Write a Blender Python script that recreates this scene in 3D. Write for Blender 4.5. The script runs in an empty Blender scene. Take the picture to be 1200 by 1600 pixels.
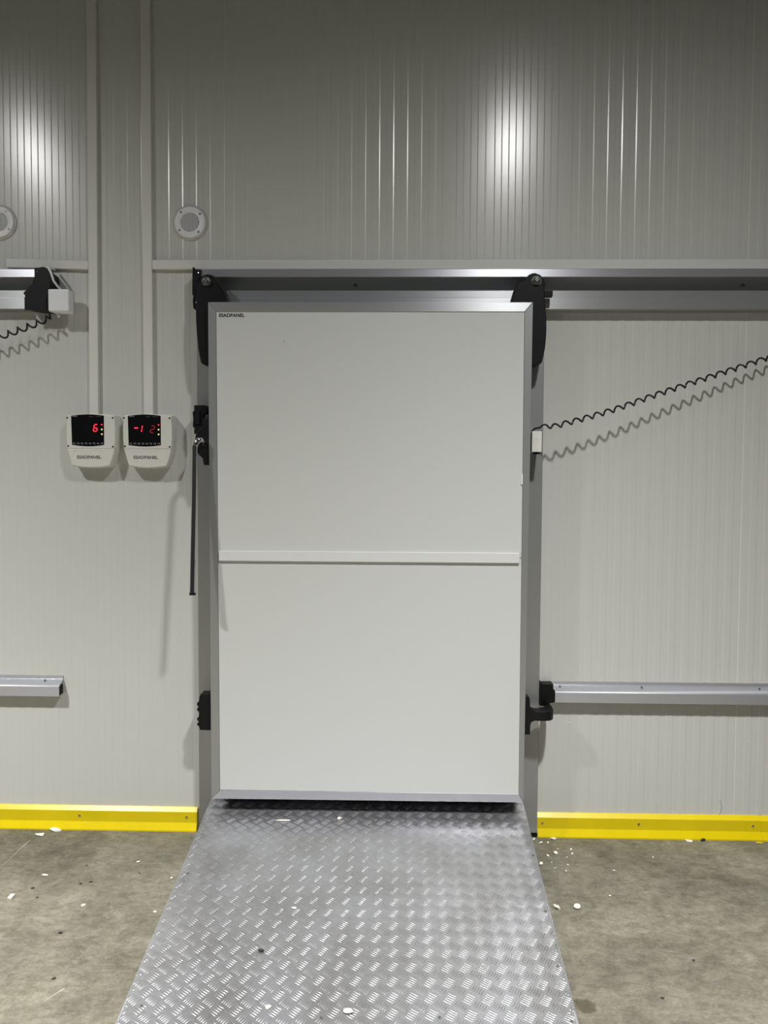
import bpy, bmesh, math, random
from mathutils import Vector, Matrix
random.seed(7)
sc = bpy.context.scene
COL = sc.collection
R = math.radians

# ------------------------------------------------------------------ camera
F, D, HC = 1110.0, 3.198, 1.6127
FZ = .014                      # floor level
def cam_axes(p, yw, r):
    cp, sp, cy, sy = math.cos(p), math.sin(p), math.cos(yw), math.sin(yw)
    f = Vector((-sy*cp, cy*cp, -sp)); rt = Vector((cy, sy, 0)); dn = f.cross(rt)
    c, s = math.cos(r), math.sin(r)
    return rt*c+dn*s, dn*c-rt*s, f
rt, dn, fw = cam_axes(R(2.33704), R(1.20751), R(-0.32551))
cd = bpy.data.cameras.new('camera'); cam = bpy.data.objects.new('camera', cd); COL.objects.link(cam)
cd.sensor_fit = 'VERTICAL'; cd.sensor_height = 24.0; cd.sensor_width = 18.0; cd.lens = 24.0*F/1600.0
cd.clip_start = .05
m = Matrix((rt, -dn, -fw)).transposed().to_4x4(); m.translation = Vector((0, -D, HC))
cam.matrix_world = m; sc.camera = cam

# ------------------------------------------------------------------ world, lamps, exposure
w = bpy.data.worlds.new('hall_air'); sc.world = w; w.use_nodes = True
bg = w.node_tree.nodes['Background']; bg.inputs[0].default_value = (.95, .98, 1.0, 1); bg.inputs[1].default_value = .035
def high_bay(name, loc, power, n=6.8, radius=.11):
    """A reflector lamp hanging under the hall roof; its beam narrows like a real high bay."""
    l = bpy.data.lights.new(name, 'POINT'); l.energy = power; l.shadow_soft_size = radius; l.color = (1, .995, .98)
    l.use_nodes = True; nt = l.node_tree; em = nt.nodes['Emission']
    tc = nt.nodes.new('ShaderNodeTexCoord'); sx = nt.nodes.new('ShaderNodeSeparateXYZ')
    ab = nt.nodes.new('ShaderNodeMath'); ab.operation = 'MULTIPLY'; ab.inputs[1].default_value = LAMP_SIGN
    mx = nt.nodes.new('ShaderNodeMath'); mx.operation = 'MAXIMUM'; mx.inputs[1].default_value = 0.0
    pw = nt.nodes.new('ShaderNodeMath'); pw.operation = 'POWER'; pw.inputs[1].default_value = n
    ad = nt.nodes.new('ShaderNodeMath'); ad.operation = 'ADD'
    wide = nt.nodes.new('ShaderNodeMapRange'); wide.interpolation_type = 'SMOOTHSTEP'      # side light of the reflector, cut off near the horizontal
    wide.inputs[1].default_value = .18; wide.inputs[2].default_value = .62; wide.inputs[3].default_value = 0.0; wide.inputs[4].default_value = .030
    nt.links.new(mx.outputs[0], wide.inputs[0]); nt.links.new(wide.outputs[0], ad.inputs[1])
    nt.links.new(tc.outputs['Normal'], sx.inputs[0]); nt.links.new(sx.outputs[2], ab.inputs[0]); nt.links.new(ab.outputs[0], mx.inputs[0])
    nt.links.new(mx.outputs[0], pw.inputs[0]); nt.links.new(pw.outputs[0], ad.inputs[0]); nt.links.new(ad.outputs[0], em.inputs['Strength'])
    o = bpy.data.objects.new(name, l); o.location = loc; COL.objects.link(o); return o
LAMP_SIGN = -1.0
high_bay('high_bay_lamp', (.83, -2.4, 4.25), 2130)
high_bay('high_bay_lamp', (-2.88, -2.4, 4.20), 2640)
high_bay('high_bay_lamp', (.83, -7.0, 4.25), 600)  # this and the next: unseen lamps farther back, added for ambient light
high_bay('high_bay_lamp', (-2.88, -7.0, 4.25), 600)
sc.view_settings.view_transform = 'Standard'; sc.view_settings.look = 'None'
sc.view_settings.exposure = 0.0; sc.view_settings.gamma = 1.0; sc.view_settings.use_curve_mapping = False

# ------------------------------------------------------------------ helpers
def srgb(r, g, b):
    f = lambda c: (c/255/12.92) if c/255 <= .04045 else ((c/255+.055)/1.055)**2.4
    return (f(r), f(g), f(b), 1)
def mat(name, col, rough=.5, metal=0.0, aniso=0.0, bump=0.0, bscale=300, bstretch=(1, 1, 1), emit=0.0, vary=0.0, vscale=6, spec=.5, vert=False, vstretch=(1, 1, 1)):
    m = bpy.data.materials.new(name); m.use_nodes = True; nt = m.node_tree; b = nt.nodes['Principled BSDF']
    b.inputs['Base Color'].default_value = col; b.inputs['Roughness'].default_value = rough; b.inputs['Metallic'].default_value = metal
    b.inputs['Specular IOR Level'].default_value = spec
    tc = nt.nodes.new('ShaderNodeTexCoord')
    def noise(scale, stretch, detail=4):
        mp = nt.nodes.new('ShaderNodeMapping'); mp.inputs['Scale'].default_value = stretch
        nt.links.new(tc.outputs['Object'], mp.inputs[0])
        n = nt.nodes.new('ShaderNodeTexNoise'); n.inputs['Scale'].default_value = scale; n.inputs['Detail'].default_value = detail
        nt.links.new(mp.outputs[0], n.inputs['Vector']); return n
    if aniso:
        b.inputs['Anisotropic'].default_value = aniso
        tg = nt.nodes.new('ShaderNodeTangent'); tg.direction_type = 'RADIAL'; tg.axis = 'Z'
        nt.links.new(tg.outputs[0], b.inputs['Tangent']); b.inputs['Anisotropic Rotation'].default_value = .25 if vert else 0.0
    if vary:
        n = noise(vscale, vstretch); rp = nt.nodes.new('ShaderNodeMapRange'); rp.inputs[1].default_value = .3; rp.inputs[2].default_value = .7
        rp.inputs[3].default_value = 1-vary; rp.inputs[4].default_value = 1+vary*.5
        mx = nt.nodes.new('ShaderNodeVectorMath'); mx.operation = 'SCALE'; mx.inputs[0].default_value = col[:3]
        nt.links.new(n.outputs[0], rp.inputs[0]); nt.links.new(rp.outputs[0], mx.inputs['Scale']); nt.links.new(mx.outputs[0], b.inputs['Base Color'])
    if bump:
        n = noise(bscale, bstretch); bp = nt.nodes.new('ShaderNodeBump'); bp.inputs['Strength'].default_value = bump; bp.inputs['Distance'].default_value = .001
        nt.links.new(n.outputs[0], bp.inputs['Height']); nt.links.new(bp.outputs[0], b.inputs['Normal'])
    if emit:
        b.inputs['Emission Color'].default_value = col; b.inputs['Emission Strength'].default_value = emit
    return m

class MB:
    """collects shapes; build() links them as one mesh object"""
    def __init__(s): s.bm = bmesh.new()
    def box(s, x0, x1, y0, y1, z0, z1):
        v = [s.bm.verts.new(p) for p in ((x0,y0,z0),(x1,y0,z0),(x1,y1,z0),(x0,y1,z0),(x0,y0,z1),(x1,y0,z1),(x1,y1,z1),(x0,y1,z1))]
        for f in ((0,3,2,1),(4,5,6,7),(0,1,5,4),(1,2,6,5),(2,3,7,6),(3,0,4,7)): s.bm.faces.new([v[i] for i in f])
        return s
    def prism(s, pts, a, b, axis='y', cap=True):
        """pts: outline; axis y: pts are (x, z); axis x: pts are (y, z); axis z: pts are (x, y)"""
        g = {'y': lambda p, t: (p[0], t, p[1]), 'x': lambda p, t: (t, p[0], p[1]), 'z': lambda p, t: (p[0], p[1], t)}[axis]
        A = [s.bm.verts.new(g(p, a)) for p in pts]; B = [s.bm.verts.new(g(p, b)) for p in pts]; n = len(pts)
        for i in range(n): s.bm.faces.new((A[i], A[(i+1) % n], B[(i+1) % n], B[i]))
        if cap: s.bm.faces.new(A[::-1]); s.bm.faces.new(B)
        return s
    def loft(s, A, B):
        """two matching outlines of 3D points"""
        A = [s.bm.verts.new(p) for p in A]; B = [s.bm.verts.new(p) for p in B]; n = len(A)
        for i in range(n): s.bm.faces.new((A[i], A[(i+1) % n], B[(i+1) % n], B[i]))
        s.bm.faces.new(A[::-1]); s.bm.faces.new(B); return s
    def tube(s, path, r, n=8, taper=None):
        path = [Vector(p) for p in path]; rings = []; up = None
        for i, p in enumerate(path):
            t = (path[min(i+1, len(path)-1)]-path[max(i-1, 0)]).normalized()
            if up is None: up = t.orthogonal().normalized()
            up = (up-t*up.dot(t)).normalized(); sd = t.cross(up)
            rr = r if taper is None else r*taper[i]
            rings.append([s.bm.verts.new(p+(up*math.cos(2*math.pi*k/n)+sd*math.sin(2*math.pi*k/n))*rr) for k in range(n)])
        for a, b in zip(rings, rings[1:]):
            for k in range(n): s.bm.faces.new((a[k], a[(k+1) % n], b[(k+1) % n], b[k]))
        s.bm.faces.new(rings[0][::-1]); s.bm.faces.new(rings[-1]); return s
    def lathe(s, c, prof, n=32, axis='y'):
        """prof: list of (radius, offset toward the camera) around a point on the wall"""
        rings = []
        for r, t in prof:
            if axis == 'y': rings.append([s.bm.verts.new((c[0]+r*math.cos(2*math.pi*k/n), c[1]-t, c[2]+r*math.sin(2*math.pi*k/n))) for k in range(n)])
            else: rings.append([s.bm.verts.new((c[0]+r*math.cos(2*math.pi*k/n), c[1]+r*math.sin(2*math.pi*k/n), c[2]+t)) for k in range(n)])
        for a, b in zip(rings, rings[1:]):
            for k in range(n): s.bm.faces.new((a[k], a[(k+1) % n], b[(k+1) % n], b[k]))
        s.bm.faces.new(rings[0][::-1]); s.bm.faces.new(rings[-1]); return s
    def blob(s, c, r, squash=.7, seed=0, jag=.35):
        rnd = random.Random(seed); b2 = bmesh.new(); bmesh.ops.create_icosphere(b2, subdivisions=2, radius=1)
        ph = [Vector((rnd.uniform(-1,1), rnd.uniform(-1,1), rnd.uniform(-1,1))) for _ in range(5)]
        mp = {}
        for v in b2.verts:
            k = 1+jag*sum(math.sin(3.1*v.co.dot(p)+i*1.7) for i, p in enumerate(ph))/3
            mp[v] = s.bm.verts.new((c[0]+v.co.x*r[0]*k, c[1]+v.co.y*r[1]*k, c[2]+v.co.z*r[2]*k))
        for f in b2.faces: s.bm.faces.new([mp[v] for v in f.verts])
        b2.free(); return s
    def build(s, name, material, parent=None, bevel=0.0, smooth=False, seg=2):
        bm = s.bm
        bmesh.ops.recalc_face_normals(bm, faces=bm.faces)
        if bevel:
            es = [e for e in bm.edges if len(e.link_faces) == 2 and e.calc_face_angle(0) > R(28)]
            bmesh.ops.bevel(bm, geom=es, offset=bevel, segments=seg, profile=.5, affect='EDGES', clamp_overlap=True)
        xs = [v.co for v in bm.verts]
        c = Vector([(min(v[i] for v in xs)+max(v[i] for v in xs))/2 for i in range(3)])
        for v in bm.verts: v.co -= c
        me = bpy.data.meshes.new(name); bm.to_mesh(me); bm.free(); me.materials.append(material)
        if smooth:
            for p in me.polygons: p.use_smooth = True
            me.set_sharp_from_angle(angle=R(35))
        o = bpy.data.objects.new(name, me); o.location = c; COL.objects.link(o)
        if parent: adopt(o, parent)
        return o
def wpos(o):
    p = Vector(o.location)
    if o.parent: p = p+wpos(o.parent)+o.matrix_parent_inverse.translation
    return p
def adopt(o, parent):
    o.parent = parent; o.matrix_parent_inverse = Matrix.Translation(-wpos(parent))
def tag(o, label=None, cat=None, group=None, kind=None):
    if label: o['label'] = label
    if cat: o['category'] = cat
    if group: o['group'] = group
    if kind: o['kind'] = kind
    return o
def thing(name, loc, label, cat, group=None, kind=None):
    o = bpy.data.objects.new(name, None); o.location = loc; o.empty_display_size = .05; COL.objects.link(o)
    return tag(o, label, cat, group, kind)
def copy_tree(o, parent=None):
    c = o.copy(); COL.objects.link(c)
    if parent:
        inv = o.matrix_parent_inverse.copy(); c.parent = parent; c.matrix_parent_inverse = inv
    for ch in [x for x in bpy.data.objects if x.parent == o]: copy_tree(ch, c)
    return c
def text(name, body, x0, x1, z0, z1, y, material, parent, bold=.012):
    cu = bpy.data.curves.new(name, 'FONT'); cu.body = body; cu.size = 1; cu.extrude = .01; cu.offset = bold; cu.resolution_u = 3
    t = bpy.data.objects.new(name, cu); COL.objects.link(t); bpy.context.view_layer.update()
    me = bpy.data.meshes.new_from_object(t.evaluated_get(bpy.context.evaluated_depsgraph_get()))
    COL.objects.unlink(t); bpy.data.objects.remove(t)
    xs = [v.co.x for v in me.vertices]; ys = [v.co.y for v in me.vertices]
    a, b, c, d = min(xs), max(xs), min(ys), max(ys)
    for v in me.vertices:
        v.co = ((v.co.x-a)/(b-a)*(x1-x0)-(x1-x0)/2, -v.co.z*.02, (v.co.y-c)/(d-c)*(z1-z0)-(z1-z0)/2)
    me.materials.clear(); me.materials.append(material); me.name = name
    o = bpy.data.objects.new(name, me); o.location = ((x0+x1)/2, y, (z0+z1)/2); COL.objects.link(o); adopt(o, parent); return o

def smoothed(pts, n=10):
    P = [Vector(p) for p in pts]; P = [P[0]*2-P[1]]+P+[P[-1]*2-P[-2]]; out = []
    for i in range(1, len(P)-2):
        for k in range(n):
            t = k/n; a, b, c, d = P[i-1], P[i], P[i+1], P[i+2]
            out.append(.5*((2*b)+(c-a)*t+(2*a-5*b+4*c-d)*t*t+(3*b-a-3*c+d)*t**3))
    return out+[P[-2]]

# ------------------------------------------------------------------ materials
M = {}
M['wall'] = mat('painted_sheet', srgb(207, 208, 203), .215, aniso=.46, vert=True, bump=.02, bscale=14, bstretch=(1, 1, .25), spec=.7)
M['leaf'] = mat('leaf_sheet', srgb(209, 211, 208), .42, bump=.015, bscale=9, spec=.4)
M['core'] = mat('wall_core', srgb(150, 150, 145), .8)
M['alu'] = mat('anodised_aluminium', srgb(186, 187, 190), .36, metal=.6, aniso=.75, vert=True, bump=.05, bscale=60, bstretch=(.05, 1, 12))
M['aluv'] = mat('anodised_aluminium_upright', srgb(168, 169, 168), .42, metal=.6, bump=.05, bscale=60, bstretch=(12, 1, .05))
M['bright'] = mat('bright_aluminium', srgb(204, 205, 212), .34, metal=.7, aniso=.7, vert=True, bump=.04, bscale=60, bstretch=(.05, 1, 12))
M['chrome'] = mat('chrome', srgb(215, 214, 210), .12, metal=1)
M['bolt'] = mat('zinc_bolt', srgb(120, 122, 118), .4, metal=.8, bump=.3, bscale=300)
M['black'] = mat('black_plastic', srgb(17, 18, 19), .48, spec=.25, bump=.05, bscale=400)
M['rubber'] = mat('black_rubber', srgb(16, 16, 17), .7, spec=.2)
M['cord'] = mat('black_cord', srgb(15, 15, 16), .4)
M['white'] = mat('white_plastic', srgb(238, 239, 241), .38)
M['duct'] = mat('duct_plastic', srgb(222, 222, 216), .5)
M['box'] = mat('controller_shell', srgb(216, 216, 208), .42)
M['screen'] = mat('screen_film', srgb(12, 13, 14), .22)
M['grey'] = mat('grey_print', srgb(120, 122, 124), .6)
M['faint'] = mat('faint_print', srgb(62, 64, 66), .6)
M['print'] = mat('black_print', srgb(30, 32, 34), .5)
M['emboss'] = mat('silver_lettering', srgb(112, 114, 112), .3, metal=.5)
M['red'] = mat('red_led', (1, .02, .05, 1), .5, emit=1.5)
M['dimred'] = mat('dim_red_led', (.32, .01, .03, 1), .5, emit=.5)
M['amber'] = mat('amber_led', (1, .62, .3, 1), .5, emit=1.1)
M['yellow'] = mat('yellow_paint', srgb(230, 205, 0), .32, vary=.05, vscale=9, spec=.5)
M['foam'] = mat('foam_crumb', srgb(240, 238, 222), .8, bump=.4, bscale=500)
M['dark'] = mat('dark_debris', srgb(45, 42, 36), .8)
M['seal'] = mat('joint_sealant', srgb(235, 235, 228), .3)
M['hole'] = mat('dark_slot', srgb(38, 38, 36), .7)
M['silicone'] = mat('silicone_bead', srgb(200, 200, 194), .18, spec=.7)

def concrete():
    m = bpy.data.materials.new('power_floated_concrete'); m.use_nodes = True; nt = m.node_tree; b = nt.nodes['Principled BSDF']; L = nt.links.new
    tc = nt.nodes.new('ShaderNodeTexCoord')
    def N(sc_, det, dist=0, st=(1, 1, 1), off=(0, 0, 0)):
        mp = nt.nodes.new('ShaderNodeMapping'); mp.inputs['Scale'].default_value = st; mp.inputs['Location'].default_value = off; L(tc.outputs['Object'], mp.inputs[0])
        n = nt.nodes.new('ShaderNodeTexNoise'); n.inputs['Scale'].default_value = sc_; n.inputs['Detail'].default_value = det; n.inputs['Distortion'].default_value = dist
        n.inputs['Roughness'].default_value = .65
        L(mp.outputs[0], n.inputs['Vector']); return n.outputs[0]
    def ramp(i, a, b_, ca, cb):
        r = nt.nodes.new('ShaderNodeValToRGB'); r.color_ramp.elements[0].position = a; r.color_ramp.elements[1].position = b_
        r.color_ramp.elements[0].color = ca; r.color_ramp.elements[1].color = cb; L(i, r.inputs[0]); return r.outputs[0]
    def mix(kind, f, a, b_):
        x = nt.nodes.new('ShaderNodeMix'); x.data_type = 'RGBA'; x.blend_type = kind; x.inputs[0].default_value = f; L(a, x.inputs[6]); L(b_, x.inputs[7]); return x.outputs[2]
    c = ramp(N(1.5, 10, .5, off=(1.3, 6.6, 0)), .36, .64, srgb(100, 97, 86), srgb(142, 138, 123))
    c = mix('MULTIPLY', .8, c, ramp(N(6.5, 8, 1.5, off=(3, 1, 0)), .33, .62, (.66, .64, .6, 1), (1.06, 1.06, 1.05, 1)))
    c = mix('MULTIPLY', .75, c, ramp(N(30, 8, .4, st=(1, 1.6, 1)), .36, .62, (.66, .65, .62, 1), (1.12, 1.12, 1.1, 1)))
    c = mix('MULTIPLY', .6, c, ramp(N(110, 4, .2), .34, .6, (.72, .71, .69, 1), (1.1, 1.1, 1.1, 1)))
    c = mix('ADD', .5, c, ramp(N(11, 7, 2.2, st=(.35, 1.4, 1), off=(5, 7, 0)), .60, .74, (0, 0, 0, 1), (.12, .115, .1, 1)))   # pale scuffs
    c = mix('MULTIPLY', .8, c, ramp(N(17, 3, 1.2, off=(9, 4, 0)), .27, .33, (.5, .48, .44, 1), (1, 1, 1, 1)))          # dark spots
    # one damp-looking stain beside the foot of the ramp
    geo = nt.nodes.new('ShaderNodeNewGeometry'); ds = nt.nodes.new('ShaderNodeVectorMath'); ds.operation = 'DISTANCE'; ds.inputs[1].default_value = (.578, -1.068, FZ); L(geo.outputs['Position'], ds.inputs[0])
    aa = nt.nodes.new('ShaderNodeMath'); aa.operation = 'MULTIPLY_ADD'; aa.inputs[1].default_value = .05; L(N(28, 3), aa.inputs[0]); L(ds.outputs['Value'], aa.inputs[2])
    c = mix('MULTIPLY', 1, c, ramp(aa.outputs[0], .052, .062, (.5, .46, .38, 1), (1, 1, 1, 1)))
    L(c, b.inputs['Base Color'])
    rr = nt.nodes.new('ShaderNodeMapRange'); rr.inputs[3].default_value = .5; rr.inputs[4].default_value = .8; L(N(4, 5), rr.inputs[0]); L(rr.outputs[0], b.inputs['Roughness'])
    bp = nt.nodes.new('ShaderNodeBump'); bp.inputs['Strength'].default_value = .25; bp.inputs['Distance'].default_value = .002; L(N(60, 6), bp.inputs['Height']); L(bp.outputs[0], b.inputs['Normal'])
    return m
M['concrete'] = concrete()
def tread():
    m = bpy.data.materials.new('tread_aluminium'); m.use_nodes = True; nt = m.node_tree; b = nt.nodes['Principled BSDF']; L = nt.links.new
    tc = nt.nodes.new('ShaderNodeTexCoord')
    n = nt.nodes.new('ShaderNodeTexNoise'); n.inputs['Scale'].default_value = 5; n.inputs['Detail'].default_value = 8; L(tc.outputs['Object'], n.inputs['Vector'])
    r = nt.nodes.new('ShaderNodeValToRGB'); r.color_ramp.elements[0].position = .3; r.color_ramp.elements[1].position = .62
    r.color_ramp.elements[0].color = srgb(164, 163, 163); r.color_ramp.elements[1].color = srgb(184, 184, 188); L(n.outputs[0], r.inputs[0]); L(r.outputs[0], b.inputs['Base Color'])
    n2 = nt.nodes.new('ShaderNodeTexNoise'); n2.inputs['Scale'].default_value = 40; n2.inputs['Detail'].default_value = 6; L(tc.outputs['Object'], n2.inputs['Vector'])
    rr = nt.nodes.new('ShaderNodeMapRange'); rr.inputs[3].default_value = .2; rr.inputs[4].default_value = .42; L(n2.outputs[0], rr.inputs[0]); L(rr.outputs[0], b.inputs['Roughness'])
    b.inputs['Metallic'].default_value = .85
    bp = nt.nodes.new('ShaderNodeBump'); bp.inputs['Strength'].default_value = .25; bp.inputs['Distance'].default_value = .001; L(n2.outputs[0], bp.inputs['Height']); L(bp.outputs[0], b.inputs['Normal'])
    return m
M['tread'] = tread()

# ------------------------------------------------------------------ setting: floor, panelled wall, kick plates

def structure(name, mb, material, label=None, bevel=0):
    return tag(mb.build(name, material, bevel=bevel), label, None, None, 'structure')
fl = structure('floor', MB().box(-4.23, 3.82, -9, .12, FZ-.1, FZ), M['concrete'], 'mottled grey-brown concrete floor with scuffs')
wall = structure('wall_back', MB().box(-4.23, 3.82, .022, .12, FZ, 4.7), M['core'], 'pale grey ribbed sandwich panel wall behind the sliding door')
def scratch(a, b, wd=.0012, ma='scratch'):
    a, b = Vector(a), Vector(b); n = Vector((-(b-a).y, (b-a).x)).normalized()*wd
    MB().prism([tuple(a+n), tuple(b+n*.3), tuple(b-n*.3), tuple(a-n)], FZ-.001, FZ+.0004, 'z').build('scratch', M[ma], fl)
M['scratch'] = mat('pale_scratch', srgb(186, 182, 166), .7)
M['scrape'] = mat('dark_scrape', srgb(92, 88, 78), .8)
scratch((0.956, -0.688), (1.031, -0.711), .001, 'scrape'); scratch((0.937, -0.728), (0.994, -0.748), .001, 'scrape'); scratch((0.902, -0.805), (0.992, -0.825), .001, 'scrape'); scratch((0.653, -0.933), (0.687, -0.944), .001, 'scrape'); scratch((0.752, -0.965), (0.815, -0.978), .001, 'scrape'); scratch((0.718, -1.018), (0.762, -1.028), .001, 'scrape'); scratch((0.685, -1.084), (0.735, -1.095), .001, 'scrape')
scratch((-1.635, -.131), (-1.640, -.372)); scratch((-1.045, -1.042), (-1.082, -1.10), .0016)
J0, PW = .3715, 1.1545
def panel_mesh():
    mb = MB(); g = .0014; pitch = .0617; n = 18; start = (PW-n*pitch)/2
    pts = [(g, .0195), (g, .001), (g+.002, 0)]
    for k in range(n):
        a = start+k*pitch+.0155
        pts += [(a, 0), (a+.005, -.0009), (a+.0305, -.0009), (a+.0355, 0)]
    pts += [(PW-g-.002, 0), (PW-g, .001), (PW-g, .0195)]
    mb.prism(pts, FZ, 4.7, 'z'); return mb
first = None
for i in range(-4, 3):
    x = J0+i*PW
    if first is None:
        mb = panel_mesh(); first = mb.build('wall_panel', M['wall'], wall); cx0 = first.location.x; first.location.x = cx0+x; p = first
    else:
        p = first.copy(); COL.objects.link(p); p.location.x = cx0+x
    MB().box(x-.0012, x+.0012, -.0004, .01, FZ, 4.7).build('joint_seal', M['seal'], wall)

for x, z in ((.776, .529), (1.586, .456)): MB().lathe((x, -.0005, z), [(.0045, -.001), (.0045, .0006), (.002, .001)], 10).build('plug', M['seal'], wall); MB().lathe((x, -.0012, z), [(.0014, 0), (.0014, .0006)], 8).build('pinhole', M['hole'], wall)
MB().tube([(1.462, -.0012, .185), (1.470, -.0012, .170), (1.473, -.0012, .150), (1.468, -.0012, .130), (1.462, -.0012, .118)], .0009, 5).build('scuff', M['grey'], wall)
# yellow kick plates with a folded lip at top and a flared foot
def kick(name, x0, x1, screws, label, dy=0):
    pr = [(0, .117), (-.004-dy, .117), (-.019-dy, .1), (-.019-dy, .05), (-.034-dy, .02), (-.034-dy, FZ), (0, FZ)]
    o = structure(name, MB().prism(pr, x0, x1, 'x'), M['yellow'], label)
    for x in screws:
        s = MB().lathe((x, -.019-dy, .075), [(.0062, -.002), (.0062, .001), (.004, .003), (.0015, .0035)], 14).build('screw', M['chrome'], o, smooth=True)
    return o
kick('baseboard_left', -4.23, -.917, (-2.9, -2.2, -1.461, -.965), 'yellow painted metal kick plate left of the ramp')
kick('baseboard_right', .637, 1.648, (.66, 1.094, 1.605), 'yellow painted metal kick plate right of the ramp')
kick('baseboard_right', 1.640, 3.82, (1.72, 2.6, 3.5), 'second yellow kick plate overlapping the end of the first', .0025)

# aluminium door surround on the wall
jamb = tag(MB().box(-.904, -.79, -.03, -.0012, FZ, 2.374).build('trim_1', M['aluv'], bevel=.002), 'brushed aluminium upright of the door surround, latch side', None, None, 'structure')
MB().box(-.8375, -.8355, -.0312, -.029, FZ+.02, 2.37).build('seam', M['hole'], jamb)
jamb2 = tag(MB().box(.53, .635, -.03, -.0012, .036, 2.374).build('trim_2', M['aluv'], bevel=.002), 'brushed aluminium upright of the door surround, switch side', None, None, 'structure')
MB().box(.5, .6335, -.028, -.0012, FZ, .036).build('foot', M['black'], jamb2)
MB().box(.588, .6345, -.032, -.0295, .036, .05).build('foot_cleat', M['aluv'], jamb2)
tag(MB().box(-.79, .53, -.03, -.0012, 2.29, 2.374).build('trim_3', M['alu'], bevel=.002), 'aluminium head of the door surround', None, None, 'structure')

# ------------------------------------------------------------------ overhead track of the sliding door
def track(x0, x1, label, name='overhead_track'):
    t = thing(name, (x0, 0, 2.37), label, 'track')
    # canopy lip
    up = [(-.0012, 2.545), (-.0695, 2.543), (-.0712, 2.540), (-.072, 2.508), (-.069, 2.508), (-.069, 2.538), (-.0012, 2.538)]
    MB().prism(up, x0, x1, 'x').build('canopy_rail', M['bright'], t, bevel=.0006, seg=1)
    MB().box(x0+.004, x1-.004, -.012, -.0012, 2.37, 2.538).build('back_plate', M['alu'], t)
    lo = [(-.012, 2.456), (-.045, 2.456), (-.0465, 2.4545), (-.0465, 2.426), (-.0488, 2.424), (-.05, 2.375), (-.012, 2.375)]
    MB().prism(lo, x0+(.127 if x1 > 0 else 0), x1-(.0 if x1 > 0 else .058), 'x').build('running_rail', M['alu'], t, bevel=.0006, seg=1)
    return t
tr = track(-.885, 2.12, 'long aluminium sliding door track above the white door')
for x in (-.2, .63, 1.5): MB().lathe((x, -.012, 2.487), [(.009, 0), (.009, .003), (.004, .005)], 16).build('fixing_bolt', M['bolt'], tr)
cap = MB().prism([(-.907,2.546),(-.9,2.549),(-.895,2.538),(-.869,2.538),(-.869,2.508),(-.880,2.497),(-.879,2.425),(-.881,2.364),(-.904,2.37),(-.907,2.403),(-.904,2.425),(-.909,2.43)], -.08, -.0012, 'y').build('end_bracket', M['black'], tr, bevel=.0015)
for c in ((-.883, -.08, 2.524), (-.891, -.08, 2.397)): MB().lathe(c, [(.0035, -.001), (.0035, .001), (.0015, .002)], 10).build('screw', M['chrome'], cap)

# ------------------------------------------------------------------ the door leaf
YF = -.17
door = tag(MB().prism([(-.812, 2.372), (.554, 2.372), (.543, .238), (-.807, .236)], -.08, YF+.006, 'y').build('door_1', M['aluv']),
           'large white insulated sliding door leaf in an aluminium edge frame', None, None, 'structure')
O = [(-.815, 2.375), (.557, 2.375), (.546, .237), (-.81, .233)]; I = [(-.782, 2.335), (.523, 2.335), (.526, .273), (-.774, .270)]
for a, nm, ma in ((0, 'top_rail', 'alu'), (1, 'side_stile', 'aluv'), (2, 'bottom_rail', 'bright'), (3, 'side_stile', 'aluv')):
    b = (a+1) % 4; e = .0004
    q = [Vector(O[a]), Vector(O[b]), Vector(I[b]), Vector(I[a])]; c = sum(q, Vector((0, 0)))/4
    q = [p+(c-p).normalized()*.0009 for p in q]
    f0 = YF+.0015 if a == 0 else YF        # the top member leans back a little
    MB().loft([(p[0], -.075, p[1]) for p in q], [(p[0], f0 if k < 2 else YF, p[1]) for k, p in enumerate(q)]).build(nm, M[ma], door, bevel=.0012)
def sheet(z0, z1):
    l0, l1 = -.782+(.008)*(2.335-z1)/2.065, -.782+(.008)*(2.335-z0)/2.065; r1, r0 = .523+.003*(2.335-z1)/2.065, .523+.003*(2.335-z0)/2.065
    return MB().prism([(l0+.0012, z1-.001), (r1-.0012, z1-.001), (r0-.0012, z0+.001), (l1+.0012, z0+.001)], -.12, YF+.003, 'y')
sheet(1.297, 2.335).build('upper_sheet', M['leaf'], door); sheet(.271, 1.295).build('lower_sheet', M['leaf'], door)
MB().box(-.771, .5135, -.178, YF+.003, 1.2755, 1.318).build('middle_rail', mat('white_strip', srgb(222, 223, 222), .4), door, bevel=.0012)
MB().box(.517, .5235, -.172, YF+.002, 1.61, 1.655).build('sticker', M['white'], door)
MB().lathe((-.491, YF+.003, 2.211), [(.0022, 0), (.0022, .0005)], 8).build('scratch', M['print'], door)
text('lettering', 'ESADPANEL', -.7685, -.6600, 2.3125, 2.3275, YF+.0025, M['print'], door, .03)
# black rubber gasket behind the leaf
gk = MB(); gk.box(-.79, .53, -.08, -.0305, .25, .30); gk.box(-.79, .53, -.08, -.0505, 2.31, 2.355); gk.box(-.795, -.765, -.08, -.0305, .25, 2.35); gk.box(.503, .533, -.08, -.0305, .25, 2.35)
gk.build('gasket', M['rubber'], door)
MB().box(-.76, .5, -.06, -.03, .188, .25).build('bottom_sweep', M['rubber'], door)
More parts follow.
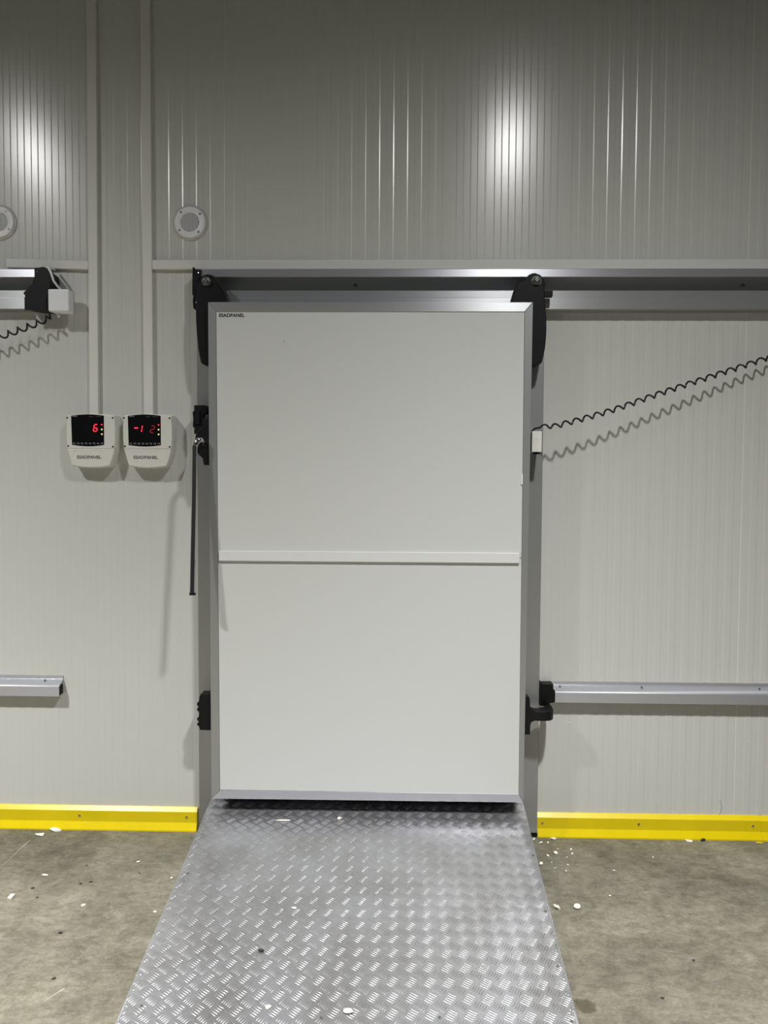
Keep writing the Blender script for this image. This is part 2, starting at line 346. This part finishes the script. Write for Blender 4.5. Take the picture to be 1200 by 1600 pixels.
# hangers
hr = MB().prism([(.535,2.49),(.546,2.501),(.560,2.507),(.573,2.508),(.592,2.501),(.603,2.49),(.609,2.474),(.613,2.434),(.615,2.393),(.620,2.345),(.6225,2.312),(.6235,2.27),(.622,2.231),(.619,2.195),(.613,2.163),(.606,2.13),(.590,2.12),(.573,2.117),(.555,2.12),(.52,2.2),(.474,2.366),(.476,2.404),(.487,2.442),(.5,2.463),(.519,2.471)], -.13, -.073, 'y').build('hanger', M['black'], door, bevel=.004)
MB().lathe((.577, -.13, 2.474), [(.0185, -.002), (.0185, .010), (.013, .012), (.011, .019), (.009, .02)], 6).build('roller_bolt', M['bolt'], hr, bevel=.001)
MB().lathe((.577, -.13, 2.474), [(.0205, -.001), (.0205, .003)], 28).build('washer', M['bolt'], hr)
MB().box(.60, .654, -.10, -.073, 2.417, 2.442).build('stop_buffer', M['black'], hr, bevel=.002)
hl = MB().prism([(-.861,2.485),(-.847,2.499),(-.828,2.504),(-.806,2.499),(-.792,2.488),(-.781,2.474),(-.759,2.447),(-.747,2.42),(-.738,2.382),(-.738,2.36),(-.80,2.2),(-.832,2.114),(-.857,2.124),(-.864,2.155),(-.870,2.188),(-.876,2.256),(-.879,2.31),(-.879,2.352),(-.875,2.42)], -.13, -.085, 'y').build('hanger', M['black'], door, bevel=.004)
MB().lathe((-.832, -.13, 2.471), [(.0185, -.002), (.0185, .010), (.013, .012), (.011, .019), (.009, .02)], 6).build('roller_bolt', M['bolt'], hl, bevel=.001)
MB().lathe((-.832, -.13, 2.471), [(.0205, -.001), (.0205, .003)], 28).build('washer', M['bolt'], hl)
MB().tube([(-.785, -.132, 2.47), (-.765, -.132, 2.44), (-.752, -.132, 2.41), (-.746, -.132, 2.378)], .003, 6).build('rib', M['black'], hl, smooth=True)
# latch and lever handle
lt = MB().prism([(-.842,1.884),(-.819,1.886),(-.80,1.886),(-.80,1.685),(-.838,1.685),(-.843,1.715),(-.857,1.726),(-.870,1.745),(-.879,1.775),(-.872,1.812),(-.856,1.838),(-.845,1.848)], -.165, -.10, 'y').build('latch_plate', M['black'], door, bevel=.003)
pts = [(-.838, -.163, 1.775), (-.838, -.190, 1.786), (-.842, -.206, 1.790), (-.850, -.213, 1.784), (-.857, -.217, 1.768), (-.860, -.219, 1.745), (-.859, -.235, 1.55), (-.858, -.26, 1.30), (-.857, -.275, 1.150)]
lv = MB().tube(smoothed(pts, 5), .0115, 16).build('lever_handle', M['chrome'], lt, smooth=True)
MB().lathe((-.8568, -.275, 1.1425), [(.0125, 0), (.014, .003), (.0125, .010)], 20, 'z').build('end_plug', M['black'], lt, smooth=True)
# notched receiver low on the latch edge
MB().prism([(-.867,.674),(-.862,.686),(-.80,.686),(-.80,.526),(-.865,.526),(-.871,.543),(-.879,.548),(-.8785,.555),(-.871,.563),(-.878,.570),(-.8785,.578),(-.871,.586),(-.870,.606),(-.878,.612),(-.8785,.620),(-.872,.629),(-.879,.637),(-.8785,.646),(-.870,.653)], -.145, -.09, 'y').build('notched_block', M['black'], door, bevel=.002)
# guide arm riding under the low guard rail
ga = MB().prism([(.535,.695),(.561,.698),(.569,.690),(.571,.652),(.576,.642),(.591,.636),(.60,.6345),(.60,.592),(.585,.589),(.577,.584),(.573,.572),(.572,.530),(.535,.530)], -.16, -.12, 'y').build('guide_bracket', M['black'], door, bevel=.002)
arm = [(.575,-.155),(.60,-.166),(.635,-.168),(.660,-.160),(.674,-.142),(.679,-.11),(.679,-.07),(.671,-.05),(.655,-.05),(.65,-.075),(.640,-.10),(.61,-.112),(.575,-.115)]
MB().prism(arm, .592, .6345, 'z').build('guide_arm', M['black'], ga, bevel=.004)
MB().lathe((.663, -.062, .622), [(.012, 0), (.012, .03)], 16, 'z').build('guide_pin', M['black'], ga)

# black keep beside the latch, fixed to the surround
kp = tag(MB().prism([(-.898,1.945),(-.895,1.948),(-.847,1.948),(-.841,1.937),(-.842,1.915),(-.857,1.905),(-.860,1.859),(-.868,1.842),(-.88,1.826),(-.898,1.822),(-.898,1.85),(-.905,1.853),(-.902,1.886),(-.905,1.92),(-.898,1.922)], -.098, -.0305, 'y').build('latch_keep', M['black'], bevel=.003),
         'black plastic latch keep on the aluminium surround above the chrome lever', 'latch')
MB().box(-.893, -.872, -.106, -.096, 1.865, 1.925).build('striker', M['black'], kp, bevel=.002)
MB().box(-.866, -.846, -.075, -.0305, 1.885, 1.912).build('lug', M['alu'], kp, bevel=.002)

# ------------------------------------------------------------------ low guard rails
def guard(x0, x1, label, capside):
    t = thing('guard_rail', ((x0+x1)/2, 0, .637), label, 'rail')
    pr = [(-.0012, .722), (-.004, .722), (-.004, .708), (-.020, .698), (-.040, .686), (-.045, .682), (-.045, .637), (-.043, .637), (-.043, .680), (-.0012, .700)]
    r = MB().prism(pr, x0, x1, 'x').build('rail', M['bright'], t)
    return t
g1 = guard(-4.1, -1.536, 'short aluminium guard rail below the temperature controllers, ending in the open', 1)
MB().box(-1.545, -1.538, -.042, -.002, .64, .682).build('end_plug', M['black'], g1)
for x in (-1.613, -2.3): MB().lathe((x, -.019, .703), [(.004, -.004), (.004, .002), (.002, .003)], 10).build('screw', M['bolt'], g1)
g2 = guard(.693, 3.8, 'aluminium guard rail running from the door guide below the coiled cord', -1)
for x in (.73, 1.095, 1.618): MB().lathe((x, -.019, .703), [(.004, -.004), (.004, .002), (.002, .003)], 10).build('screw', M['bolt'], g2)
ec = MB(); ec.prism([(.636,.730),(.645,.722),(.693,.722),(.693,.700),(.702,.690),(.702,.639),(.680,.635),(.668,.628),(.66,.622),(.636,.622)], -.052, -.0012, 'y'); ec.build('end_bracket', M['black'], g2, bevel=.0025)

# ------------------------------------------------------------------ neighbouring door track, junction box, its cord
t2 = track(-3.9, -1.605, 'aluminium track of a neighbouring door ending in a black bracket')
b2 = MB().prism([(-1.604,2.547),(-1.585,2.547),(-1.577,2.549),(-1.562,2.551),(-1.551,2.538),(-1.534,2.527),(-1.529,2.508),(-1.533,2.458),(-1.544,2.455),(-1.545,2.361),(-1.644,2.372),(-1.644,2.422),(-1.655,2.436),(-1.614,2.477),(-1.604,2.508)], -.08, -.0012, 'y').build('end_bracket', M['black'], t2, bevel=.0025)
for c in ((-1.591, -.08, 2.53), (-1.583, -.08, 2.402)): MB().lathe(c, [(.0035, -.001), (.0035, .001), (.0015, .002)], 10).build('screw', M['chrome'], b2)
MB().box(-1.648, -1.55, -.083, -.08, 2.362, 2.418).build('lower_step', M['black'], b2, bevel=.001)
def jbox(cx, cz, label):
    t = thing('junction_box', (cx, 0, cz), label, 'junction box')
    MB().box(cx-.040, cx+.044, -.062, -.045, cz-.050, cz+.046).build('base', M['white'], t, bevel=.003)
    MB().box(cx-.040, cx+.0, -.046, -.0012, cz-.02, cz+.02).build('mounting_bracket', M['black'], t, bevel=.002)
    MB().box(cx-.048, cx+.044, -.092, -.058, cz-.048, cz+.048).build('lid', M['white'], t, bevel=.005, seg=3)
    MB().tube([(cx-.028, -.05, cz-.045), (cx-.022, -.06, cz-.058), (cx-.012, -.065, cz-.066)], .005, 8).build('cable_stub', M['white'], t, smooth=True)
    return t
jbox(-1.491, 2.403, 'white junction box hanging beside the black bracket of the neighbouring track')
jbox(2.17, 2.41, 'white junction box at the far end of the long door track')
tag(MB().tube([(-1.540, -.026, 2.553), (-1.537, -.09, 2.545), (-1.524, -.09, 2.520), (-1.519, -.08, 2.49), (-1.510, -.06, 2.470), (-1.500, -.05, 2.458), (-1.494, -.045, 2.451)], .0052, 8).build('power_cable', M['white'], smooth=True),
    'short white cable looping from the duct down into the junction box', 'cable')

def coil(name, pts, label, pitch=.0475, r=.0105, th=.0041, lead=.05, tail=0.0, phase=0.0, hand=1):
    P = [Vector(p) for p in pts]; seg = [(b-a).length for a, b in zip(P, P[1:])]; tot = sum(seg)
    def at(s):
        for a, b, l in zip(P, P[1:], seg):
            if s <= l: return a.lerp(b, s/l)
            s -= l
        return P[-1].copy()
    out = []; n = int(tot/pitch*14); t = (P[-1]-P[0]).normalized(); side = Vector((0, -1, 0)); up = Vector((0, 0, 1)); up = (up-t*up.dot(t)).normalized(); side = t.cross(up)
    for i in range(n+1):
        s = tot*i/n; c = at(s)
        for _ in range(2): pass
        k = min(1, s/lead if lead else 1)*min(1, (tot-s)/tail if tail else 1); a = 2*math.pi*s/pitch+phase
        out.append(c+(up*math.sin(a)+side*math.cos(a)*hand)*r*k)
    return tag(MB().tube(out, th, 7).build(name, M['cord'], smooth=True), label, 'cord')
coil('coiled_cord', smoothed([(.569, -.112, 1.838), (.590, -.122, 1.853), (.625, -.128, 1.862), (.671, -.126, 1.862), (.90, -.108, 1.926), (1.132, -.090, 2.008), (1.602, -.05, 2.166), (1.9, -.05, 2.27), (2.14, -.06, 2.362)]),
     'black coiled cord stretched from the white switch box up across the ribbed wall', lead=.12, hand=-1)
coil('coiled_cord', smoothed([(-1.545, -.065, 2.356), (-1.549, -.065, 2.340), (-1.56, -.065, 2.327), (-1.766, -.062, 2.252), (-2.4, -.06, 2.05), (-2.9, -.02, 1.9)]),
     'black coiled cord drooping from the junction box under the neighbouring track', pitch=.0458, r=.0125, lead=.03, phase=1.5, hand=-1)

# switch box on the surround
sb = thing('switch_box', (.588, -.03, 1.75), 'small white switch box on the aluminium surround where the coiled cord starts', 'switch box')
MB().box(.5665, .6085, -.125, -.0305, 1.751, 1.835).build('base', M['duct'], sb, bevel=.002)
MB().box(.5655, .6075, -.145, -.123, 1.749, 1.837).build('lid', M['duct'], sb, bevel=.0025)
MB().lathe((.583, -.145, 1.796), [(.0115, -.001), (.0115, .0008), (.0095, .0008), (.0095, -.0004)], 24).build('emblem_ring', M['box'], sb)
MB().box(.586, .605, -.118, -.06, 1.742, 1.751).build('gland', M['black'], sb)

# ------------------------------------------------------------------ cable ducts
def duct(name, x0, x1, z0, z1, label, t=.02, tilt=0):
    if tilt: mb = MB().loft([(x0, -.0012, z0), (x1, -.0012, z0-tilt), (x1, -.0012, z1-tilt), (x0, -.0012, z1)], [(x0, -t, z0), (x1, -t, z0-tilt), (x1, -t, z1-tilt), (x0, -t, z1)])
    else: mb = MB().box(x0, x1, -t, -.0012, z0, z1)
    return tag(mb.build(name, M['duct'], bevel=.0015), label, 'cable duct', 'white cable ducts')
def vduct(x0, x1, x2, x3, label):
    mb = MB().loft([(x2, -.0012, 1.90), (x3, -.0012, 1.90), (x1, -.0012, 4.6), (x0, -.0012, 4.6)], [(x2, -.022, 1.90), (x3, -.022, 1.90), (x1, -.022, 4.6), (x0, -.022, 4.6)])
    return tag(mb.build('cable_duct', M['duct'], bevel=.0015), label, 'cable duct', 'white cable ducts')
vduct(-1.383, -1.340, -1.392, -1.353, 'upright cable duct rising from the controller that shows a lone red figure')
vduct(-1.150, -1.106, -1.146, -1.105, 'upright cable duct rising from the controller that shows a negative reading')
duct('cable_duct', -1.762, -1.392, 2.567, 2.604, 'short level cable duct above the neighbouring track', tilt=.010)
duct('cable_duct', -1.104, 3.0, 2.5575, 2.598, 'long level cable duct running above the sliding door track')

# ------------------------------------------------------------------ temperature controllers
def outline(d=0):
    a = [(-1.478+d, 1.906-d), (-1.43, 1.911-d), (-1.37, 1.912-d), (-1.31, 1.911-d), (-1.261-d, 1.906-d), (-1.257-d, 1.86), (-1.257-d, 1.80), (-1.262-d, 1.75), (-1.273-d, 1.71), (-1.285-d, 1.680+d), (-1.33, 1.674+d), (-1.37, 1.672+d), (-1.41, 1.674+d), (-1.457+d, 1.681+d), (-1.467+d, 1.715), (-1.478+d, 1.755), (-1.482+d, 1.80), (-1.482+d, 1.86)]
    return a
def seg7(mb, cx, cz, segs, h=.030, wd=.0155, th=.0042, y=-.0642, dot=False):
    sl = .16
    S = {'a': ((-.5, 1), (.5, 1)), 'g': ((-.5, 0), (.5, 0)), 'd': ((-.5, -1), (.5, -1)), 'f': ((-.5, 1), (-.5, 0)), 'b': ((.5, 1), (.5, 0)), 'e': ((-.5, 0), (-.5, -1)), 'c': ((.5, 0), (.5, -1))}
    for k in segs:
        (ax, az), (bx, bz) = S[k]; A = Vector((ax*wd, az*h/2)); B = Vector((bx*wd, bz*h/2)); u = (B-A).normalized(); A += u*.0012; B -= u*.0012; nrm = Vector((-u.y, u.x))*th/2
        q = [A+nrm*.0, A+nrm+u*.0016, B+nrm-u*.0016, B, B-nrm-u*.0016, A-nrm+u*.0016]
        mb.prism([(cx+p.x+sl*p.y, cz+p.y) for p in q], y+.0008, y, 'y')
def controller(label):
    t = thing('temperature_controller', (-1.37, 0, 1.672), label, 'controller', 'wall-mounted temperature controllers')
    o0, o1 = outline(), outline(.006)
    mb = MB(); mb.prism(o0, -.0012, -.05, 'y'); MB
    mb.build('back_shell', M['box'], t, bevel=.002)
    # upper front and lower cover meet in a fine joint
    def clip(o, z, upper):
        out = []
        for i in range(len(o)):
            a, b = o[i], o[(i+1) % len(o)]
            ina, inb = (a[1] > z) == upper, (b[1] > z) == upper
            if ina: out.append(a)
            if ina != inb: f = (z-a[1])/(b[1]-a[1]); out.append((a[0]+(b[0]-a[0])*f, z))
        return out
    fr = MB(); A = clip(o0, 1.759, True); c = Vector((-1.37, 1.80))
    shr = lambda o, k: [((p[0]+1.37)*k-1.37, (p[1]-1.79)*k+1.79) for p in o]
    for zz, up, nm in ((1.7585, True, 'front_frame'), (1.7575, False, 'lower_cover')):
        A = clip(o0, zz, up); B = clip(shr(o0, .965), zz, up)
        if len(A) != len(B): B = [((p[0]+1.37)*.965-1.37, p[1]) for p in A]
        MB().loft([(p[0], -.0495, p[1]) for p in A], [(p[0], -.0625, p[1]) for p in B]).build(nm, M['box'], t, bevel=.001)
    # display film with arched top and bottom
    d = [(-1.457, 1.904)]+[(-1.457+.147*k/8, 1.904+.006*math.sin(math.pi*k/8)) for k in range(1, 8)]+[(-1.310, 1.904), (-1.310, 1.774)]+[(-1.310-.144*k/8, 1.774-.006*math.sin(math.pi*k/8)) for k in range(1, 8)]+[(-1.454, 1.774)]
    disp = MB().prism(d, -.060, -.0635, 'y').build('display', M['screen'], t, bevel=.0008)
    g = MB(); 
    for k in range(4): g.box(-1.451+k*.006, -1.4465+k*.006, -.0642, -.0632, 1.8985, 1.9035)
    g.build('maker_mark', M['grey'], disp)
    g = MB()
    for x0, n in ((-1.375, 4), (-1.346, 5)):
        for k in range(n): g.box(x0+k*.0052, x0+k*.0052+.004, -.0640, -.0632, 1.898, 1.9012)
    g.build('small_print', M['faint'], disp)
    g = MB(); rnd = random.Random(3)
    for k in range(8):
        x = -1.444+k*.0178
        g.box(x-.0045, x-.0015, -.0642, -.0632, 1.778, 1.7845); g.box(x-.0005, x+.005, -.0642, -.0632, 1.779+(k % 2)*.002, 1.782+(k % 2)*.002); g.box(x+.003, x+.005, -.0642, -.0632, 1.776, 1.785)
    g.build('key_symbols', M['grey'], disp)
    for z, ma in ((1.8640, 'red'), (1.8430, 'amber'), (1.8220, 'amber')):
        MB().lathe((-1.3195, -.0632, z), [(.0036, 0), (.003, .0012)], 12).build('indicator', M[ma], disp)
    for x, z in ((-1.474, 1.894), (-1.271, 1.894), (-1.471, 1.769), (-1.271, 1.767)):
        MB().lathe((x, -.0595, z), [(.0042, 0), (.0042, .0036)], 12).build('screw_hole', M['hole'], t)
    r = MB(); r.box(-1.448, -1.312, -.0633, -.062, 1.7475, 1.7485); r.box(-1.448, -1.4470, -.0633, -.062, 1.725, 1.7485); r.build('label_recess', M['duct'], t)
    text('lettering', 'ESADPANEL', -1.432, -1.3240, 1.7135, 1.7275, -.063, M['emboss'], t, .02)
    return t
c1 = controller('white wall controller whose black screen shows a red 6')
c2 = copy_tree(c1); c2.location.x += .2535; c2['label'] = 'white wall controller whose black screen shows red -12'
def kid(o, n): return [x for x in bpy.data.objects if x.parent == o and x.name.startswith(n)][0]
mb = MB(); seg7(mb, -1.3475, 1.8495, 'afgedc'); mb.build('digit', M['red'], kid(c1, 'display'))
d2 = kid(c2, 'display')
mb = MB(); mb.box(-1.174, -1.158, -.0642, -.0634, 1.847, 1.853); mb.build('minus_sign', M['red'], d2)
mb = MB(); seg7(mb, -1.148, 1.8465, 'bc'); mb.build('digit', M['red'], d2)
mb = MB(); seg7(mb, -1.0935, 1.8445, 'abged', th=.0034); mb.build('digit', M['dimred'], d2)

# ------------------------------------------------------------------ round wall vents
def vent(cx, cz, turned, label):
    t = thing('round_vent', (cx, 0, cz), label, 'vent', 'round white vents sealed onto the wall')
    MB().lathe((cx, -.0005, cz), [(.079, 0), (.078, .003), (.074, .006), (.068, .006)], 48).build('sealant_ring', M['silicone'], t, smooth=True)
    MB().lathe((cx, -.002, cz), [(.0695, 0), (.0695, .008), (.066, .0125), (.044, .0135), (.042, .0125), (.041, .006)], 48).build('flange', M['white'], t, smooth=True)
    MB().lathe((cx, -.002, cz), [(.0415, .0), (.0415, .0075)], 36).build('slot_backing', M['hole'], t)
    for k in range(14):
        u = -.0365+k*.0730/13; h = math.sqrt(max(.0405**2-u*u, 1e-5))
        mb = MB()
        if turned: mb.box(cx-h, cx+h, -.0140, -.0092, cz+u-.0013, cz+u+.0013)
        else: mb.box(cx+u-.0013, cx+u+.0013, -.0140, -.0092, cz-h, cz+h)
        mb.build('bar', M['white'], t)
    a0 = R(38 if not turned else 52)
    for k in range(4):
        a = a0+k*math.pi/2+(R(4) if k % 2 else 0); MB().lathe((cx+.058*math.cos(a), -.0145, cz+.058*math.sin(a)), [(.0048, -.001), (.0048, .0006)], 14).build('screw', M['bolt'], t)
    return t
vent(-.937, 2.765, False, 'round white vent with upright bars above the level duct by the sliding door')
vent(-1.797, 2.768, True, 'round white vent with level bars above the neighbouring track')

# ------------------------------------------------------------------ aluminium ramp
ramp = thing('access_ramp', (-.14, -.65, FZ), 'aluminium tread plate ramp sloping from the door down to the concrete floor', 'ramp')
Z0, SL = .19, .14
zr = lambda y: Z0+SL*y
XL = lambda y: -.842+.019*(-y)/1.2; XR = lambda y: .5665-.029*(-y)/1.2
YA, YB = -.034, -1.255
pl = MB(); th = .005
pl.loft([(XL(YA), YA, zr(YA)), (XR(YA), YA, zr(YA)), (XR(YB), YB, zr(YB)), (XL(YB), YB, zr(YB))], [(XL(YA), YA, zr(YA)-th), (XR(YA), YA, zr(YA)-th), (XR(YB), YB, zr(YB)-th), (XL(YB), YB, zr(YB)-th)])
pl = pl.build('tread_plate', M['tread'], ramp)
for f_, dx in ((XL, .003), (XR, -.003)):
    a = [(f_(YA)+dx, YA, zr(YA)-th), (f_(YB)+dx, YB, zr(YB)-th), (f_(YB)+dx, YB, FZ-.0), (f_(YA)+dx, YA, FZ)]
    if a[1][2] <= FZ: a[1] = (a[1][0], YB, FZ+.001)
    MB().loft(a, [(p[0]+(-.003 if dx < 0 else .003), p[1], p[2]) for p in a]).build('side_plate', M['alu'], ramp)
MB().loft([(XL(YA)+.004, YA, FZ), (XR(YA)-.004, YA, FZ), (XR(YA)-.004, YA, zr(YA)-th), (XL(YA)+.004, YA, zr(YA)-th)], [(XL(YA)+.004, YA-.004, FZ), (XR(YA)-.004, YA-.004, FZ), (XR(YA)-.004, YA-.004, zr(YA)-th), (XL(YA)+.004, YA-.004, zr(YA)-th)]).build('back_plate', M['alu'], ramp)
# raised five-bar tread
verts, faces = [], []
slope = math.atan(SL); P = .0585; ux = Vector((1, 0, 0)); uy = Vector((0, math.cos(slope), math.sin(slope))); un = ux.cross(uy)
def lug(c, d, L=.0375, W=.0045, H=.0019):
    e = un.cross(d); b = len(verts); s = .62
    base = [c-d*L/2, c-d*L*.28+e*W*.45, c+d*L*.28+e*W*.45, c+d*L/2, c+d*L*.28-e*W*.45, c-d*L*.28-e*W*.45]
    for p in base: verts.append(p-un*.0002)
    verts.append(c-d*L*.30+un*H*.9); verts.append(c+un*H); verts.append(c+d*L*.30+un*H*.9)
    verts.append(c+e*W*.62-un*.0002); verts.append(c-e*W*.62-un*.0002)
    for f in ((0, 6, 1), (1, 6, 7, 9), (9, 7, 8, 2), (2, 8, 3), (3, 8, 4), (4, 8, 7, 10), (10, 7, 6, 5), (5, 6, 0)): faces.append(tuple(b+i for i in f))
nj = int((YA-YB)/math.cos(slope)/P*2)+2
for j in range(nj):
    for i in range(-1, 26):
        s = -.006-j*P/2; xx = -.842+i*P+(P/2 if j % 2 else 0)+.012
        c0 = Vector((0, YA, zr(YA)))+uy*s+ux*xx
        d = (ux*math.cos(R(57))+uy*math.sin(R(57))) if j % 2 else (ux*math.cos(R(-33))+uy*math.sin(R(-33))); e = un.cross(d)
        for k in range(-2, 3):
            c = c0+e*k*.0079
            ok = True
            for q in (c-d*.017, c+d*.017):
                if not (YB+.004 < q.y < YA-.003 and XL(q.y)+.001 < q.x < XR(q.y)-.001): ok = False
            if ok: lug(c, d)
            else:
                # trimmed lug at the cut edge of the sheet
                for sgn in (-1, 1):
                    cc = c+d*sgn*.0085
                    if all(YB+.004 < q.y < YA-.003 and XL(q.y)+.001 < q.x < XR(q.y)-.001 for q in (cc-d*.0085, cc+d*.0085)): lug(cc, d, .017)
org = Vector((-.14, -.65, zr(-.65)))
me = bpy.data.meshes.new('tread_bars'); me.from_pydata([tuple(v-org) for v in verts], [], faces); me.materials.append(M['tread']); me.update()
for p in me.polygons: p.use_smooth = True
tb = bpy.data.objects.new('tread_bars', me); tb.location = org; COL.objects.link(tb); adopt(tb, ramp); tb['kind'] = 'stuff'
for x, y in ((.543, -.413), (.531, -.714), (.521, -.954), (.519, -1.153), (-.767, -1.133), (-.80, -.55), (-.22, -1.16), (.13, -1.15)):
    c = Vector((x, y, zr(y)))
    mb = MB(); mb.lathe((x, y, zr(y)), [(.0052, -.001), (.0052, .0012), (.0025, .0016)], 12, 'z'); mb.build('screw', M['bolt'], ramp)

# ------------------------------------------------------------------ bits of foam and grit
def bit(name, x, y, r, label, group=None, material='foam', seed=0, z=None, jag=.5, cat='foam crumb'):
    zz = (FZ if z is None else z)+r[2]*.75
    return tag(MB().blob((x, y, zz), r, seed=seed, jag=jag).build(name, M[material], smooth=False), label, cat, group)
bit('foam_crumb', .682, -.566, (.012, .011, .009), 'largest rounded white foam crumb on the concrete beside the ramp', seed=1, jag=.3)
bit('foam_crumb', .607, -.568, (.011, .016, .009), 'jagged white foam crumb on the concrete against the ramp edge', seed=4, jag=.9)
G = 'tiny foam crumbs between the ramp and the yellow kick plate'
for i, (x, y, r) in enumerate(((.607, -.262, .0085), (.687, -.172, .0075), (.649, -.194, .007), (.642, -.085, .0065), (.616, -.055, .006), (.763, -.132, .004), (.673, -.079, .004), (.706, -.133, .003), (.66, -.29, .003), (.70, -.31, .003), (.73, -.20, .0025), (.76, -.17, .0035), (.72, -.26, .003), (.655, -.245, .003))):
    bit('foam_crumb', x, y, (r, r*1.1, r*.7), 'tiny white foam crumb on the concrete between ramp and yellow kick plate', G, seed=10+i)
bit('foam_flake', .703, -.046, (.012, .007, .005), 'pale foam flake lying against the foot of the yellow plate by the ramp', seed=31)
bit('foam_flake', 1.311, -.044, (.018, .005, .004), 'long pale foam flake under the first yellow plate beside a dark speck', seed=32)
bit('foam_flake', 1.62, -.050, (.014, .005, .002), 'yellow paint flake where the two yellow plates meet', material='yellow', seed=33, cat='paint flake')
bit('grit_speck', 1.376, -.042, (.009, .006, .006), 'dark speck at the foot of the yellow plate beside a long foam flake', material='dark', seed=34, cat='grit')
bit('foam_flake', -1.561, -.046, (.024, .009, .009), 'larger cream foam flake propped on the yellow kick plate below the guard rail', seed=35)
bit('foam_flake', -1.615, -.085, (.022, .012, .005), 'flat cream foam flake on the concrete next to the propped one', seed=36)
bit('foam_flake', -1.424, -.408, (.013, .005, .003), 'thin pale foam sliver on the concrete far from the wall', seed=37)
tag(MB().box(-1.487, -1.471, -.575, -.55, FZ, FZ+.008).build('foam_stick', M['foam'], bevel=.001), 'small pale stick lying on the concrete at the edge of the photo', 'foam stick')
G2 = 'scattered white crumbs on the open concrete'
for i, (x, y, r) in enumerate(((-1.087, -.295, .005), (-.908, -.411, .004), (-1.18, -.606, .006), (-.898, -.638, .004), (-1.53, -.80, .004), (.9, -.30, .003), (1.10, -.19, .003), (.83, -.48, .0025))):
    bit('foam_crumb', x, y, (r*1.3, r, r*.6), 'small pale crumb lying alone on the open concrete', G2, seed=50+i)
G3 = 'dark grit specks on the concrete'
for i, (x, y, r) in enumerate(((-1.255, -.463, .005), (-1.22, -.45, .004), (-1.427, -.5, .004), (-1.187, -.771, .0045), (-1.29, -.33, .003), (-1.05, -.38, .003), (.83, -1.03, .004), (-1.38, -.56, .003), (-1.1, -1.0, .004), (1.0, -.85, .004))):
    bit('grit_speck', x, y, (r*1.4, r, r*.5), 'dark grit speck lying on the open concrete', G3, 'dark', seed=70+i, cat='grit')
zz = lambda y: zr(y)+.0018
bit('foam_sliver', -.487, -.215, (.033, .0035, .003), 'long thin white foam sliver across the top of the ramp', seed=90, z=zz(-.215), jag=.15, cat='foam sliver')
bit('foam_crumb', -.244, -.195, (.009, .010, .005), 'white foam crumb near the top centre of the ramp', seed=91, z=zz(-.195))
bit('foam_crumb', -.365, -.723, (.009, .004, .003), 'thin white foam chip halfway down the ramp', seed=92, z=zz(-.723))
bit('foam_crumb', -.144, -1.14, (.013, .010, .005), 'largest white foam chip on the lower ramp, bottom centre of the photo', seed=93, z=zz(-1.14), jag=.25)
bit('foam_crumb', -.385, -1.13, (.007, .006, .003), 'small white foam chip on the lower ramp, towards its latch side', seed=95, z=zz(-1.13))
bit('grit_speck', -.446, -.918, (.008, .005, .004), 'olive brown grit lump on the ramp tread', material='dark', seed=94, z=zz(-.918), cat='grit')
